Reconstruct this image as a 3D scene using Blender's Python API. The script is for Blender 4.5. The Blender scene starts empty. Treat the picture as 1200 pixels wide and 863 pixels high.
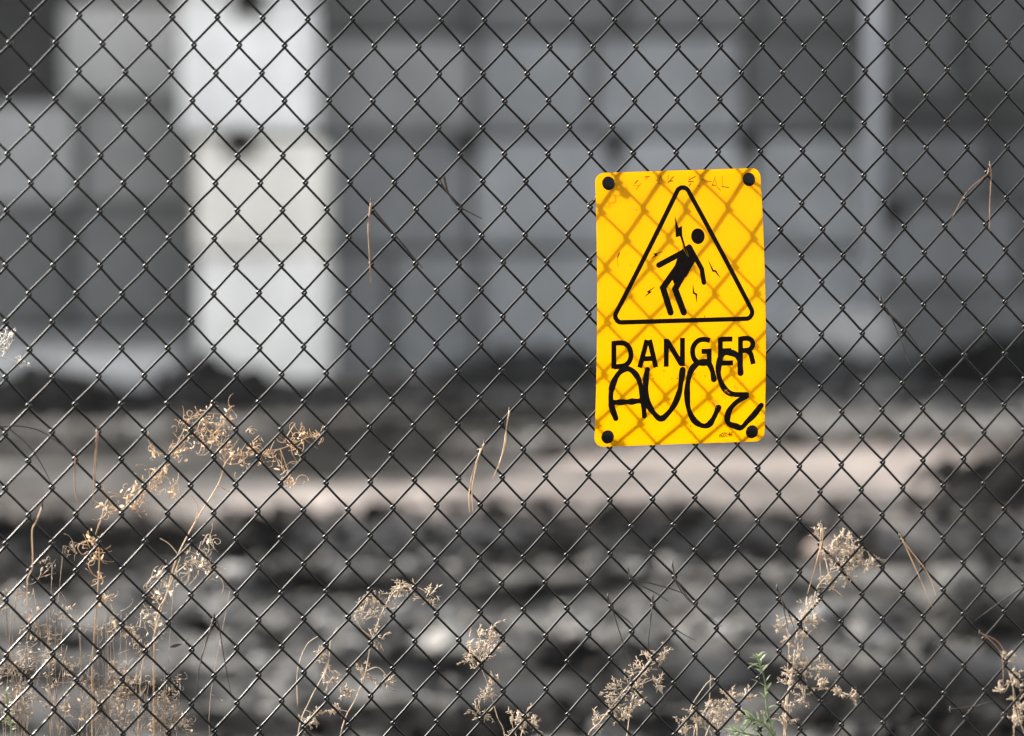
import bpy, bmesh, math, random
import numpy as np
from mathutils import Vector

# ------------------------------------------------------------------ camera, sky, sun, exposure
scn = bpy.context.scene
COL = scn.collection
CAM_H = 1.2
FENCE_YAW = math.radians(11.0)
FENCE_Y = 2.8262
cam_d = bpy.data.cameras.new('camera')
cam_d.lens = 85.0; cam_d.sensor_width = 36.0
cam_d.clip_start = 0.05; cam_d.clip_end = 500.0
cam_d.dof.use_dof = True
cam_d.dof.focus_distance = 2.853
cam_d.dof.aperture_fstop = 2.1
cam = bpy.data.objects.new('camera', cam_d)
cam.location = (0, 0, CAM_H)
cam.rotation_euler = (math.radians(86.0), 0, 0)
COL.objects.link(cam); scn.camera = cam

FT = Vector((math.cos(FENCE_YAW), math.sin(FENCE_YAW), 0))      # along the fence
FN = Vector((math.sin(FENCE_YAW), -math.cos(FENCE_YAW), 0))     # out of the fence, towards the viewer
FO = Vector((0, FENCE_Y, 0))
SUN_EL = math.radians(24.0); SUN_AZ = math.radians(46.0)        # from behind the fence, to the left
to_sun = (FT * -math.sin(SUN_AZ) - FN * math.cos(SUN_AZ)) * math.cos(SUN_EL) + Vector((0, 0, math.sin(SUN_EL)))
sun_d = bpy.data.lights.new('sun', 'SUN')
sun_d.energy = 4.6; sun_d.angle = math.radians(0.6); sun_d.color = (1.0, 0.93, 0.84)
sun = bpy.data.objects.new('sun', sun_d)
sun.rotation_euler = to_sun.to_track_quat('Z', 'Y').to_euler()
sun.location = to_sun * 30
COL.objects.link(sun)
world = bpy.data.worlds.new('World'); scn.world = world; world.use_nodes = True
wn = world.node_tree
bgn = wn.nodes['Background']
sky = wn.nodes.new('ShaderNodeTexSky'); sky.sky_type = 'NISHITA'; sky.sun_disc = False
sky.sun_elevation = SUN_EL; sky.sun_rotation = math.atan2(to_sun.x, to_sun.y)
sky.air_density = 1.0; sky.dust_density = 2.0
hs = wn.nodes.new('ShaderNodeHueSaturation'); hs.inputs['Saturation'].default_value = 0.12
wn.links.new(sky.outputs[0], hs.inputs['Color']); wn.links.new(hs.outputs[0], bgn.inputs['Color'])
bgn.inputs['Strength'].default_value = 0.135
vs = scn.view_settings
vs.view_transform = 'Standard'; vs.look = 'None'; vs.gamma = 1.0; vs.use_curve_mapping = False
vs.exposure = 2.15
scn.cycles.use_denoising = True
scn.cycles.max_bounces = 8; scn.cycles.transmission_bounces = 6; scn.cycles.diffuse_bounces = 5

random.seed(7); RNG = np.random.RandomState(11)

# ------------------------------------------------------------------ measured shapes (mm)
# sign shapes: mm from the sign's centre; fence shapes: mm along the fence, mm above the ground
SIGN_CORNERS = [[-102.0,158.8],[99.0,165.3],[106.0,-160.4],[-102.2,-163.6]]
RIVETS = [[-86.4,146.8],[84.7,151.6],[-86.7,-151.6],[90.0,-148.7]]
TRIANGLE = [[3.2,150.4],[91.0,-12.8],[-85.7,-16.1]]
HEAD = [[20.1,84.7]]
LIMBS = [[[[-27.8,50.9],[1.4,65.7]],6.7],[[[9.5,72.4],[24.3,46.1],[26.8,30.2]],5.8],[[[-3.8,50.3],[-23.0,24.4],[-13.7,-4.7]],7.7],[[[6.3,48.6],[-8.2,22.7],[2.3,-4.8]],7.7]]
TORSO = [[0.7,69.8],[9.2,75.6],[13.3,72.2],[17.7,57.5],[6.2,38.0],[-5.6,28.3],[-9.8,29.2],[-12.8,37.3],[-5.9,57.6]]
BOLT = [[-7.5,108.5],[-3.4,94.9],[0.8,97.0],[1.1,85.7],[7.4,61.6],[4.3,66.5],[-1.8,84.8],[-7.0,83.5],[-7.3,95.8]]
BOLT_EDGE = [[1.4,82.8],[8.8,60.3],[6.4,62.0],[0.7,71.4]]
SPARKS = [[[-23.3,66.5],[-33.0,64.1],[-30.0,62.8],[-36.8,58.9]],[[-32.9,25.4],[-40.9,20.0],[-38.4,19.3],[-44.8,14.1]],[[32.5,55.8],[38.0,43.9],[41.2,43.5],[47.1,35.0]],[[13.4,27.4],[14.2,18.1],[17.6,16.3],[17.8,7.0]]]
LETTERS = [["D",[[[-82.0,-37.6],[-81.5,-70.4]],[[-82.0,-40.3],[-73.2,-40.0],[-67.4,-41.5],[-63.0,-46.6],[-61.2,-53.4],[-62.3,-60.5],[-66.3,-65.5],[-72.1,-67.5],[-81.5,-68.3]]]],["A",[[[-50.3,-69.5],[-42.0,-36.8]],[[-39.0,-36.8],[-30.7,-69.4]],[[-47.7,-59.2],[-33.5,-58.8]]]],["N",[[[-18.7,-35.8],[-18.1,-68.9]],[[-17.4,-38.3],[0.3,-66.4]],[[1.0,-34.9],[1.6,-68.5]]]],["G",[[[34.7,-38.3],[26.9,-36.9],[19.9,-38.7],[15.0,-44.4],[13.6,-51.3],[15.5,-59.4],[20.4,-64.1],[27.4,-65.7],[34.4,-64.1]],[[34.2,-65.1],[33.9,-50.9]],[[36.7,-51.0],[24.5,-51.2]]]],["E",[[[47.3,-34.8],[48.0,-67.9]],[[47.4,-37.1],[62.2,-36.9]],[[47.6,-50.9],[61.1,-50.6]],[[47.9,-65.5],[63.5,-65.3]]]],["R",[[[72.0,-34.2],[72.7,-66.9]],[[72.1,-36.8],[80.8,-36.4],[85.9,-39.0],[87.3,-43.3],[85.6,-47.9],[80.9,-50.4],[72.3,-51.0]],[[79.1,-50.4],[84.4,-53.9],[86.8,-60.7],[88.5,-67.1]]]]]
GRAFFITI = [["A",[[[-77.6,-129.5],[-83.0,-115.6],[-84.5,-100.7],[-82.0,-88.1],[-76.8,-77.6],[-69.9,-71.4],[-63.9,-70.8],[-57.5,-74.7],[-51.5,-83.2],[-47.3,-97.1],[-44.7,-112.0],[-43.1,-127.3]],[[-82.5,-110.5],[-64.2,-110.0],[-45.9,-108.8]]]],["V",[[[-41.0,-71.8],[-42.5,-82.3],[-42.1,-97.1],[-38.6,-113.1],[-31.7,-123.9],[-23.6,-130.7],[-16.0,-126.3],[-6.7,-113.7],[-1.1,-97.8],[0.5,-85.0],[1.9,-72.8]]]],["C",[[[40.4,-84.5],[37.9,-73.9],[33.3,-65.3],[26.7,-63.3],[19.2,-65.8],[12.4,-73.5],[8.8,-87.3],[8.2,-102.2],[10.5,-119.3],[16.9,-132.2],[24.2,-138.4],[31.5,-140.5],[37.3,-138.0],[42.6,-129.5],[47.0,-119.0]]]],["E",[[[73.0,-77.5],[71.5,-63.7],[66.9,-55.8],[58.1,-52.9],[50.5,-54.7],[47.0,-62.3],[45.6,-75.0],[48.5,-86.8],[55.0,-97.5],[63.9,-102.8],[79.3,-103.7],[79.0,-106.0],[67.6,-113.8],[60.3,-123.3],[58.8,-133.0],[61.0,-138.4],[68.8,-141.3],[76.6,-143.2],[84.0,-135.6],[91.3,-128.2],[99.9,-116.9]]]]]
SCRATCHES = [[[-54.9,146.3],[-50.5,150.6]],[[-56.7,144.4],[-53.1,144.3]],[[-53.9,138.7],[-47.0,147.1]],[[-52.4,143.6],[-49.8,144.4]],[[-43.0,154.0],[-36.5,154.8]],[[-42.5,150.6],[-38.5,153.4]],[[-28.9,150.7],[-26.4,149.4]],[[-23.5,156.9],[-21.6,149.2]],[[-27.2,146.3],[-22.6,147.4]],[[-23.6,155.1],[-25.8,148.2]],[[-13.8,157.0],[-14.8,146.7]],[[-14.6,147.2],[-7.4,155.1]],[[-13.4,149.2],[-8.2,149.7]],[[10.6,150.7],[19.3,155.1]],[[10.5,153.9],[12.1,154.0]],[[10.4,143.7],[13.7,146.7]],[[9.9,149.2],[17.1,148.7]],[[20.8,143.7],[24.1,144.0]],[[26.5,151.3],[29.2,151.5]],[[29.5,150.0],[38.6,148.9]],[[38.4,143.2],[43.4,154.6]],[[42.6,152.0],[45.5,142.0]],[[38.4,145.0],[43.6,144.5]],[[51.6,155.2],[51.2,143.0]],[[50.8,143.2],[59.6,141.8]],[[45.5,142.0],[49.3,138.2]],[[-75.2,65.7],[-77.7,60.1]],[[-77.7,60.1],[-77.9,54.9],[-76.9,49.0]]]
SPECKS = [[-61.9,51.0],[-47.4,-33.1],[27.7,-9.7],[-20.8,-73.7],[-25.1,-113.8],[2.4,-141.0],[14.0,-140.4],[-15.7,-132.7],[-4.3,-82.8],[-2.2,-82.4],[-33.6,-82.8],[-10.8,-83.2]]
SCUFFS = [[64.7,-92.4],[69.1,-95.0],[73.4,-91.4],[76.7,-90.0],[67.7,-97.7],[41.2,-109.1],[43.1,-113.0],[45.1,-114.5],[40.2,-112.3],[42.5,-116.0],[55.0,-98.6],[59.5,-102.3],[62.9,-105.2],[53.0,-102.9]]
NUMBER = [[49.9,-154.6],[66.1,-153.6]]
NEEDLES = [["black hooked twig of pine needles caught left of the sign top",[[[-85,1219],[-77,1207],[-69,1197]],[[-81,1226],[-76,1207],[-69,1196],[-62,1190],[-37,1177]]],"dark"],["long rusty pine needles hanging straight down in the upper middle, left of the black twig",[[[-166,1197],[-169,1172],[-169,1150],[-167,1099]],[[-163,1188],[-156,1179],[-142,1162],[-135,1154],[-116,1131],[-107,1120]]],"rust"],["short curved straw coloured needle pair left of the lower sign corner, right one of two",[[[-4,953],[-8,933],[-9,915],[-17,892],[-25,873]],[[-6,945],[-9,926],[-13,907],[-20,886]]],"tan"],["straw coloured drooping needle pair below centre, left one of two side by side",[[[-34,915],[-42,898],[-49,878],[-53,856],[-53,834]],[[-38,909],[-43,891],[-48,861],[-47,832]]],"tan"],["thin brown needles forking in two at the upper right edge of the fence",[[[588,1242],[585,1231],[581,1228],[557,1208],[538,1176]],[[588,1240],[589,1225],[588,1195],[587,1158]]],"rust"],["dark brown forked needles right of the sign beside its lower half",[[[451,1081],[459,1067],[483,1043],[501,1020]],[[450,1080],[460,1064],[475,1029],[487,996]]],"dark"],["upright tan needle hanging at the left above the dry vine",[[[-480,940],[-481,931],[-484,889],[-486,853]],[[-479,938],[-481,913],[-483,874]]],"rust"],["short brown needle hanging near the left edge, below the thin grey bent one",[[[-505,912],[-505,904],[-506,882],[-505,868],[-501,847]]],"rust"],["thin grey bent needles crossing the left edge of the fence at mid height",[[[-591,944],[-569,945],[-546,940],[-524,926],[-507,912]],[[-580,944],[-557,923],[-543,902],[-532,879]]],"dark"],["forked dark needles hanging alone between the two dry weeds at lower left",[[[-350,721],[-359,693],[-367,666],[-373,626]],[[-350,721],[-345,711],[-338,665],[-332,632]]],"dark"],["long pale bent needle at the left edge above the bushy weeds",[[[-542,854],[-550,835],[-554,825],[-554,786],[-560,770],[-561,736]]],"tan"],["dark needle fan below the sign, rightmost of its group of four",[[[194,766],[197,750],[203,739],[220,717],[253,690]],[[195,762],[198,745],[211,725],[229,710]]],"dark"],["dark needles spreading almost level to the right below the sign",[[[140,760],[145,750],[171,743],[197,735],[209,729]],[[140,760],[145,748],[175,731],[189,721]]],"dark"],["long needle pair below the sign, leftmost of the group of four",[[[115,729],[120,716],[135,669],[147,638]],[[115,729],[120,716],[140,699],[146,690]]],"dark"],["dark needles below the sign just above the pale grass, lowest of four",[[[170,727],[171,718],[198,688],[222,673]],[[170,726],[169,715],[164,675],[167,659]]],"dark"],["light tan needle pair slanting down at the lower right, beside the tall pale grass",[[[478,794],[484,782],[500,748],[521,702]],[[478,794],[486,782],[515,745],[527,714]]],"tan"],["two straight needles at the very top of the tall pale grass on the right",[[[379,810],[380,795],[376,770],[378,733]],[[379,803],[376,778],[368,753],[359,726]]],"tan"],["single thin needle lying flat at the right edge, slanting up",[[[644,728],[609,709],[573,688]]],"dark"],["hooked needles at the lower right beside the small dry tuft",[[[583,670],[596,660],[610,640],[611,598]],[[583,670],[606,658],[619,636]]],"rust"],["single thin needle near the bottom right corner, almost level",[[[546,576],[577,580],[599,587]]],"dark"],["faint needle pair left of the tall pale grass, beside the green sprig top",[[[324,734],[329,720],[337,705],[346,682]],[[324,734],[329,719],[335,684]]],"dark"]]
WEEDS = [["tall golden dry vine arching over the mesh at the left, its tip bent right","curl","gold",-12,[[[-417,700],[-403,744],[-391,788],[-370,827],[-343,871],[-335,895],[-325,905],[-300,909],[-271,911],[-246,921],[-225,930]],[[-334,898],[-344,920],[-354,935],[-370,951],[-385,929],[-395,906]],[[-370,951],[-353,954],[-331,949],[-320,931]],[[-271,911],[-265,894],[-259,873],[-266,867]],[[-370,827],[-367,847],[-375,862]],[[-343,871],[-330,863],[-316,862]]],[[-376,945,12],[-358,953,11],[-337,948,12],[-366,930,12],[-385,916,11],[-349,925,12],[-329,910,12],[-315,900,11],[-302,919,10],[-283,906,8],[-256,917,11],[-241,926,9],[-265,887,7],[-259,872,5],[-390,909,8],[-343,935,8],[-229,928,5],[-415,909,5]]],["brown dry vine leaning over at the left below the golden tip, with a knotted bend","curl","gold",-18,[[[-489,648],[-485,707],[-481,756],[-479,796],[-484,810],[-477,833],[-467,858],[-446,861],[-425,875],[-401,890]],[[-467,858],[-473,869],[-477,879]],[[-446,861],[-437,844],[-431,834]],[[-425,875],[-413,863],[-403,867]],[[-484,806],[-495,809],[-503,803],[-498,794],[-491,798]]],[[-448,854,12],[-433,866,12],[-417,876,11],[-437,846,8],[-469,846,7],[-485,806,9],[-483,791,7],[-393,862,6],[-407,886,9],[-476,742,6],[-478,766,5]]],["pale curled dry stalk at the left with a wrinkled husk near its middle","curl","pale",-10,[[[-434,646],[-421,690],[-409,730],[-397,764],[-387,788]],[[-397,764],[-384,775],[-372,786],[-350,770]],[[-409,730],[-419,745],[-426,755],[-420,766]],[[-387,788],[-399,803],[-410,811]],[[-362,802],[-354,814],[-348,797]]],[[-372,787,10],[-360,778,9],[-379,775,7],[-350,770,5],[-413,744,8],[-403,754,7],[-427,723,9],[-419,710,8],[-354,808,6],[-411,769,6]]],["pale bushy dry weed filling the lower left corner","curl","dim",-45,[[[-571,553],[-580,652],[-586,750]],[[-565,553],[-579,657],[-572,759]],[[-566,553],[-566,622],[-561,690]],[[-571,553],[-568,602],[-575,652]]],[[-536,616,7],[-557,716,9],[-574,665,11],[-588,624,10],[-570,638,7],[-563,621,8],[-574,615,8],[-561,614,9],[-584,610,10],[-566,748,6],[-596,648,7],[-574,634,10],[-592,745,10],[-589,657,9],[-575,663,7]]],["pale bushy dry weed second from the left edge, with a thin upright tip","curl","dim",-70,[[[-536,552],[-537,664],[-532,776]],[[-526,551],[-530,675],[-519,797]],[[-526,551],[-536,635],[-539,719]],[[-520,551],[-530,615],[-516,679]]],[[-511,637,8],[-530,690,9],[-512,656,7],[-509,791,7],[-516,601,8],[-559,662,10],[-517,611,8],[-558,666,11],[-518,655,9],[-533,642,9],[-531,665,9],[-559,704,9],[-538,775,10],[-552,691,10],[-517,719,11]]],["dense tan dry weed under the brown vine at lower left","curl","dim",-30,[[[-468,548],[-480,628],[-482,707]],[[-493,550],[-469,623],[-467,697]],[[-476,549],[-480,604],[-497,659]],[[-491,550],[-475,598],[-470,648]]],[[-489,621,7],[-474,615,9],[-461,646,11],[-485,596,6],[-480,703,7],[-489,638,10],[-464,610,9],[-461,661,9],[-482,610,9],[-476,610,10],[-494,601,7],[-480,610,7],[-459,639,9],[-451,643,7],[-488,649,7]]],["tan dry weed at the bottom left, right of the densest weed","curl","dim",-55,[[[-453,548],[-449,633],[-448,718]],[[-439,547],[-438,614],[-434,681]],[[-435,547],[-443,587],[-459,627]],[[-437,547],[-430,592],[-422,636]]],[[-441,637,7],[-450,691,7],[-418,632,6],[-457,616,11],[-442,623,8],[-435,610,11],[-455,592,11],[-460,706,10],[-480,616,8],[-432,675,10],[-447,633,10],[-443,696,8],[-461,622,9],[-439,686,8],[-457,610,7]]],["short pale dry weed at the bottom left between the bushes and the forked needles","curl","dim",-40,[[[-403,546],[-406,600],[-405,655]],[[-406,546],[-399,583],[-391,620]],[[-400,545],[-405,571],[-410,596]],[[-410,546],[-412,573],[-432,602]]],[[-405,612,8],[-404,615,11],[-419,587,9],[-381,589,11],[-399,586,7],[-410,593,8],[-414,596,8],[-408,615,11],[-442,594,6],[-391,595,7],[-417,590,7],[-393,635,7],[-393,591,10],[-412,596,8],[-433,621,7]]],["slender pale dry grass left of centre at the bottom, with two bending stems","spray","pale",-15,[[[-253,569],[-238,614],[-218,653],[-213,683],[-206,700]],[[-203,567],[-183,616],[-173,646],[-164,686],[-147,726],[-132,744],[-110,749]],[[-164,686],[-177,697],[-184,712]],[[-132,744],[-112,745],[-90,731]],[[-253,609],[-253,649],[-242,679],[-227,691]],[[-173,646],[-158,651],[-143,635]]],[[-177,712,12],[-157,721,12],[-140,734,12],[-122,742,9],[-97,734,9],[-162,686,9],[-173,646,9],[-188,622,10],[-218,663,9],[-213,638,10],[-148,635,7],[-243,589,10],[-231,598,8],[-203,602,8]]],["round pale grass tuft at the bottom, alone left of the photo centre line","spray","pale",-6,[[[-8,553],[-17,589],[-28,626],[-37,651]]],[[-38,677,16],[-46,664,11],[-29,666,12],[-40,653,10],[-23,681,8],[-26,615,7],[-35,595,9],[-21,630,6]]],["pale feathery grass leaning right below the sign","spray","pale",-8,[[[93,544],[109,579],[135,612],[161,639],[174,658]],[[135,612],[154,617],[175,625]],[[161,639],[177,645],[190,651]],[[140,542],[145,583],[151,608]]],[[130,612,10],[145,616,12],[161,634,13],[171,652,8],[187,651,8],[151,598,10],[140,580,9],[177,623,7],[104,574,10],[124,594,8]]],["low pale grass tuft at the bottom edge below the round tuft","spray","pale",-25,[[[15,537],[19,567],[26,586]],[[12,537],[6,570],[4,582]]],[[21,580,9],[8,578,9],[31,572,7],[14,570,9]]],["low tangled pale grass at the bottom between the feathery grass and the green sprig","spray","pale",-20,[[[225,527],[232,569],[246,589],[249,625]],[[241,527],[257,573],[275,590],[298,599]],[[232,569],[226,581],[240,612],[252,623]]],[[230,569,11],[249,587,9],[264,580,10],[275,592,9],[294,597,8],[217,563,9],[257,561,10],[243,572,9],[283,572,7]]],["tall pale feathery grass climbing the mesh at the right, with the largest seed head","spray","pale",-6,[[[339,533],[342,595],[347,637],[353,677],[368,707],[379,730],[391,748],[406,769],[422,781]],[[391,748],[411,752],[432,755],[450,751]],[[379,730],[396,729],[411,718]],[[368,707],[364,689],[370,673]],[[347,637],[369,638],[390,644]],[[342,595],[369,607],[407,601],[425,594]],[[353,677],[341,695],[327,690]],[[391,748],[385,771],[380,792]],[[338,684],[341,658],[339,617]],[[364,720],[357,673]]],[[421,781,13],[408,758,14],[428,762,13],[443,755,10],[398,773,9],[394,740,9],[419,770,12],[413,748,10],[368,707,11],[373,690,8],[359,691,9],[357,673,8],[352,647,9],[369,631,9],[388,633,8],[347,616,10],[342,585,11],[364,597,9],[407,600,6],[383,609,7],[423,595,5],[349,627,8],[339,564,10],[332,685,5],[341,663,5],[380,797,5],[405,786,8]]],["small dry tuft cut by the right edge at the bottom","spray","pale",-8,[[[651,508],[642,557],[635,594],[625,625]],[[635,594],[619,593],[612,597]],[[625,625],[616,636],[621,644]]],[[623,632,6],[636,602,9],[640,573,10],[617,594,5],[641,552,9],[629,611,6]]],["faint whitish seed stalk entering at the left edge at mid height","spray","white",-120,[[[-619,751],[-612,925],[-594,1017],[-579,1036],[-573,1042]],[[-594,1017],[-573,1011],[-553,1003]],[[-600,1002],[-589,1031],[-583,1039]]],[[-579,1035,8],[-561,1007,6],[-583,1021,6]]]]
GREEN = [[[329,512],[321,551],[313,586],[310,618],[304,639],[301,651]],[[321,551],[305,571],[285,579]],[[321,544],[294,558],[262,567]]]
SPROUT = [[[-580,554],[-583,603],[-586,637]]]
LEAF = [[-401,687],[-387,690]]
TIE = [[89,1194],[99,1199]]

# ------------------------------------------------------------------ helpers
def mesh_obj(name, verts, faces, mat, parent=None, smooth=True, base=None):
    me = bpy.data.meshes.new(name)
    v = np.asarray(verts, float).reshape(-1, 3)
    if base is not None: v = v - np.array(base)
    me.from_pydata(v.tolist(), [], faces)
    if smooth: me.polygons.foreach_set('use_smooth', [True] * len(me.polygons))
    if mat is not None: me.materials.append(mat)
    me.update()
    o = bpy.data.objects.new(name, me); COL.objects.link(o)
    if parent is not None: o.parent = parent
    return o
def tag(o, label=None, cat=None, group=None, kind=None):
    if label: o['label'] = label
    if cat: o['category'] = cat
    if group: o['group'] = group
    if kind: o['kind'] = kind
    return o
def empty(name, loc, label, cat, group=None):
    o = bpy.data.objects.new(name, None); COL.objects.link(o); o.location = loc; o.empty_display_size = 0.05
    return tag(o, label, cat, group)
class MB:
    def __init__(s): s.v = []; s.f = []; s.n = 0
    def add(s, v, f):
        v = np.asarray(v, float).reshape(-1, 3)
        s.v.append(v); s.f += [tuple(i + s.n for i in q) for q in f]; s.n += len(v)
    def tube(s, pts, rad, sides=6, cap=True):
        p = np.asarray(pts, float); m = len(p)
        rad = np.broadcast_to(np.asarray(rad, float), (m,))
        t = np.gradient(p, axis=0); t /= np.linalg.norm(t, axis=1)[:, None] + 1e-12
        ref = np.array([0.31, 0.93, 0.2]) if abs(t[:, 1]).mean() < 0.8 else np.array([0.9, 0.1, 0.3])
        u = np.cross(t, ref); u /= np.linalg.norm(u, axis=1)[:, None] + 1e-12
        w = np.cross(t, u)
        a = np.arange(sides) * 2 * np.pi / sides
        ring = p[:, None, :] + rad[:, None, None] * (np.cos(a)[None, :, None] * u[:, None, :] + np.sin(a)[None, :, None] * w[:, None, :])
        f = []
        for i in range(m - 1):
            for j in range(sides):
                k = (j + 1) % sides
                f.append((i * sides + j, i * sides + k, (i + 1) * sides + k, (i + 1) * sides + j))
        if cap:
            f.append(tuple(range(sides - 1, -1, -1))); f.append(tuple((m - 1) * sides + j for j in range(sides)))
        s.add(ring, f)
    def box(s, x0, x1, y0, y1, z0, z1):
        s.add([(x0,y0,z0),(x1,y0,z0),(x1,y1,z0),(x0,y1,z0),(x0,y0,z1),(x1,y0,z1),(x1,y1,z1),(x0,y1,z1)],
              [(0,3,2,1),(4,5,6,7),(0,1,5,4),(1,2,6,5),(2,3,7,6),(3,0,4,7)])
    def build(s, name, mat, parent=None, smooth=True, base=None):
        return mesh_obj(name, np.concatenate(s.v), s.f, mat, parent, smooth, base)
def fp(sm, zm, g=0.0):
    """fence coordinates in metres -> world (g: out of the fence plane towards the viewer)"""
    sm = np.asarray(sm, float); zm = np.asarray(zm, float); g = np.asarray(g, float) + 0 * sm
    p = np.array(FO)[None] + sm.reshape(-1, 1) * np.array(FT)[None] + g.reshape(-1, 1) * np.array(FN)[None]
    p[:, 2] = zm.reshape(-1)
    return p
def catmull(p, n=5):
    p = np.asarray(p, float)
    if len(p) < 3:
        t = np.linspace(0, 1, n + 1)[:, None]; return p[0] + (p[1] - p[0]) * t
    q = np.vstack([2 * p[0] - p[1], p, 2 * p[-1] - p[-2]]); out = []
    for i in range(1, len(q) - 2):
        for k in range(n):
            t = k / n
            out.append(.5 * (2*q[i] + (q[i+1]-q[i-1])*t + (2*q[i-1]-5*q[i]+4*q[i+1]-q[i+2])*t*t + (3*q[i]-q[i-1]-3*q[i+1]+q[i+2])*t**3))
    out.append(q[-2]); return np.array(out)
def hash2(ix, iy, seed):
    h = (ix.astype(np.int64) * 374761393 + iy.astype(np.int64) * 668265263 + seed * 1442695041) & 0xffffffff
    h = ((h ^ (h >> 13)) * 1274126177) & 0xffffffff
    return ((h ^ (h >> 16)) & 0xffff) / 65535.0
def vnoise(x, y, seed=0):
    ix = np.floor(x); iy = np.floor(y); fx = x - ix; fy = y - iy
    fx = fx * fx * (3 - 2 * fx); fy = fy * fy * (3 - 2 * fy)
    a = hash2(ix, iy, seed); b = hash2(ix + 1, iy, seed); c = hash2(ix, iy + 1, seed); d = hash2(ix + 1, iy + 1, seed)
    return (a + (b - a) * fx) * (1 - fy) + (c + (d - c) * fx) * fy - 0.5

# ------------------------------------------------------------------ materials
def new_mat(name):
    m = bpy.data.materials.new(name); m.use_nodes = True
    nt = m.node_tree; return m, nt, nt.nodes['Principled BSDF'], nt.nodes['Material Output']
def noise_node(nt, scale, detail=4, rough=0.6, coord='Object'):
    tc = nt.nodes.new('ShaderNodeTexCoord'); n = nt.nodes.new('ShaderNodeTexNoise')
    n.inputs['Scale'].default_value = scale; n.inputs['Detail'].default_value = detail; n.inputs['Roughness'].default_value = rough
    nt.links.new(tc.outputs[coord], n.inputs['Vector']); return n
def ramp(nt, src, stops):
    r = nt.nodes.new('ShaderNodeValToRGB'); el = r.color_ramp.elements
    while len(el) < len(stops): el.new(0.5)
    for e, (p, c) in zip(el, stops): e.position = p; e.color = (*c, 1) if len(c) == 3 else c
    nt.links.new(src, r.inputs[0]); return r
def noisy(name, c0, c1, scale, rough=0.8, metallic=0.0, bump=0.0, bscale=None, lo=.35, hi=.65, spec=.5):
    m, nt, b, out = new_mat(name)
    n = noise_node(nt, scale); r = ramp(nt, n.outputs['Fac'], [(lo, c0), (hi, c1)])
    nt.links.new(r.outputs[0], b.inputs['Base Color'])
    b.inputs['Roughness'].default_value = rough; b.inputs['Metallic'].default_value = metallic; b.inputs['Specular IOR Level'].default_value = spec
    if bump:
        n2 = noise_node(nt, bscale or scale * 4, 6); bp = nt.nodes.new('ShaderNodeBump')
        bp.inputs['Strength'].default_value = bump; bp.inputs['Distance'].default_value = 0.02
        nt.links.new(n2.outputs['Fac'], bp.inputs['Height']); nt.links.new(bp.outputs[0], b.inputs['Normal'])
    return m
M = {}
M['wire'] = noisy('galvanised_wire', (.003,.0028,.0025), (.013,.012,.0105), 35, .29, .36, spec=.2)
M['post'] = noisy('galvanised_post', (.25,.26,.27), (.36,.37,.38), 8, .5, .6)
M['paint'] = noisy('grey_pole_paint', (.27,.28,.295), (.33,.34,.355), 5, .6, spec=.2)
def leafy(name, c0, c1, scale, tr):
    m, nt, b, out = new_mat(name)
    n = noise_node(nt, scale); r = ramp(nt, n.outputs['Fac'], [(.3, c0), (.7, c1)])
    nt.links.new(r.outputs[0], b.inputs['Base Color']); b.inputs['Roughness'].default_value = .6
    t = nt.nodes.new('ShaderNodeBsdfTranslucent'); nt.links.new(r.outputs[0], t.inputs['Color'])
    mx = nt.nodes.new('ShaderNodeMixShader'); mx.inputs[0].default_value = tr
    nt.links.new(b.outputs[0], mx.inputs[1]); nt.links.new(t.outputs[0], mx.inputs[2]); nt.links.new(mx.outputs[0], out.inputs['Surface'])
    return m
M['gold'] = leafy('golden_straw', (.34,.21,.11), (.78,.60,.40), 90, .42)
M['pale'] = leafy('pale_straw', (.30,.23,.165), (.72,.61,.48), 90, .42)
M['dim'] = leafy('weathered_straw', (.13,.095,.065), (.50,.40,.30), 80, .38)
M['white'] = leafy('whitish_straw', (.5,.47,.43), (.7,.67,.62), 45, .35)
M['tan'] = leafy('tan_needle', (.40,.26,.14), (.60,.44,.27), 60, .3)
M['rust'] = leafy('rusty_needle', (.20,.11,.065), (.36,.225,.145), 60, .3)
M['dark'] = leafy('dark_needle', (.012,.009,.007), (.06,.042,.03), 50, .1)
M['green'] = leafy('green_leaf', (.10,.135,.055), (.24,.29,.15), 60, .35)
M['sprout'] = leafy('grey_green_leaf', (.16,.18,.09), (.3,.32,.18), 60, .3)
# translucent yellow plastic
m, nt, b, out = new_mat('yellow_plastic')
n = noise_node(nt, 14, 5); r = ramp(nt, n.outputs['Fac'], [(.3, (.36,.175,.0005)), (.7, (.44,.225,.0008))])
nt.links.new(r.outputs[0], b.inputs['Base Color']); b.inputs['Roughness'].default_value = .38
t = nt.nodes.new('ShaderNodeBsdfTranslucent'); t.inputs['Color'].default_value = (.73,.49,.002,1)
mx = nt.nodes.new('ShaderNodeMixShader'); mx.inputs[0].default_value = .64; b.inputs['Specular IOR Level'].default_value = .12
nt.links.new(b.outputs[0], mx.inputs[1]); nt.links.new(t.outputs[0], mx.inputs[2]); nt.links.new(mx.outputs[0], out.inputs['Surface'])
M['yellow'] = m
M['print'] = noisy('black_print', (.003,.002,.0015), (.007,.004,.003), 150, .6, spec=.06)
M['marker'] = noisy('black_marker', (.002,.0015,.001), (.006,.004,.003), 200, .5, spec=.1)
M['scratch'] = noisy('brown_scratch', (.035,.012,.003), (.12,.04,.008), 300, .7, spec=.1)
M['scuff'] = noisy('orange_scuff', (.60,.20,.02), (.80,.34,.03), 300, .7, spec=.1)
M['button'] = noisy('black_button', (.004,.004,.005), (.008,.008,.009), 80, .5, spec=.12)
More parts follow.
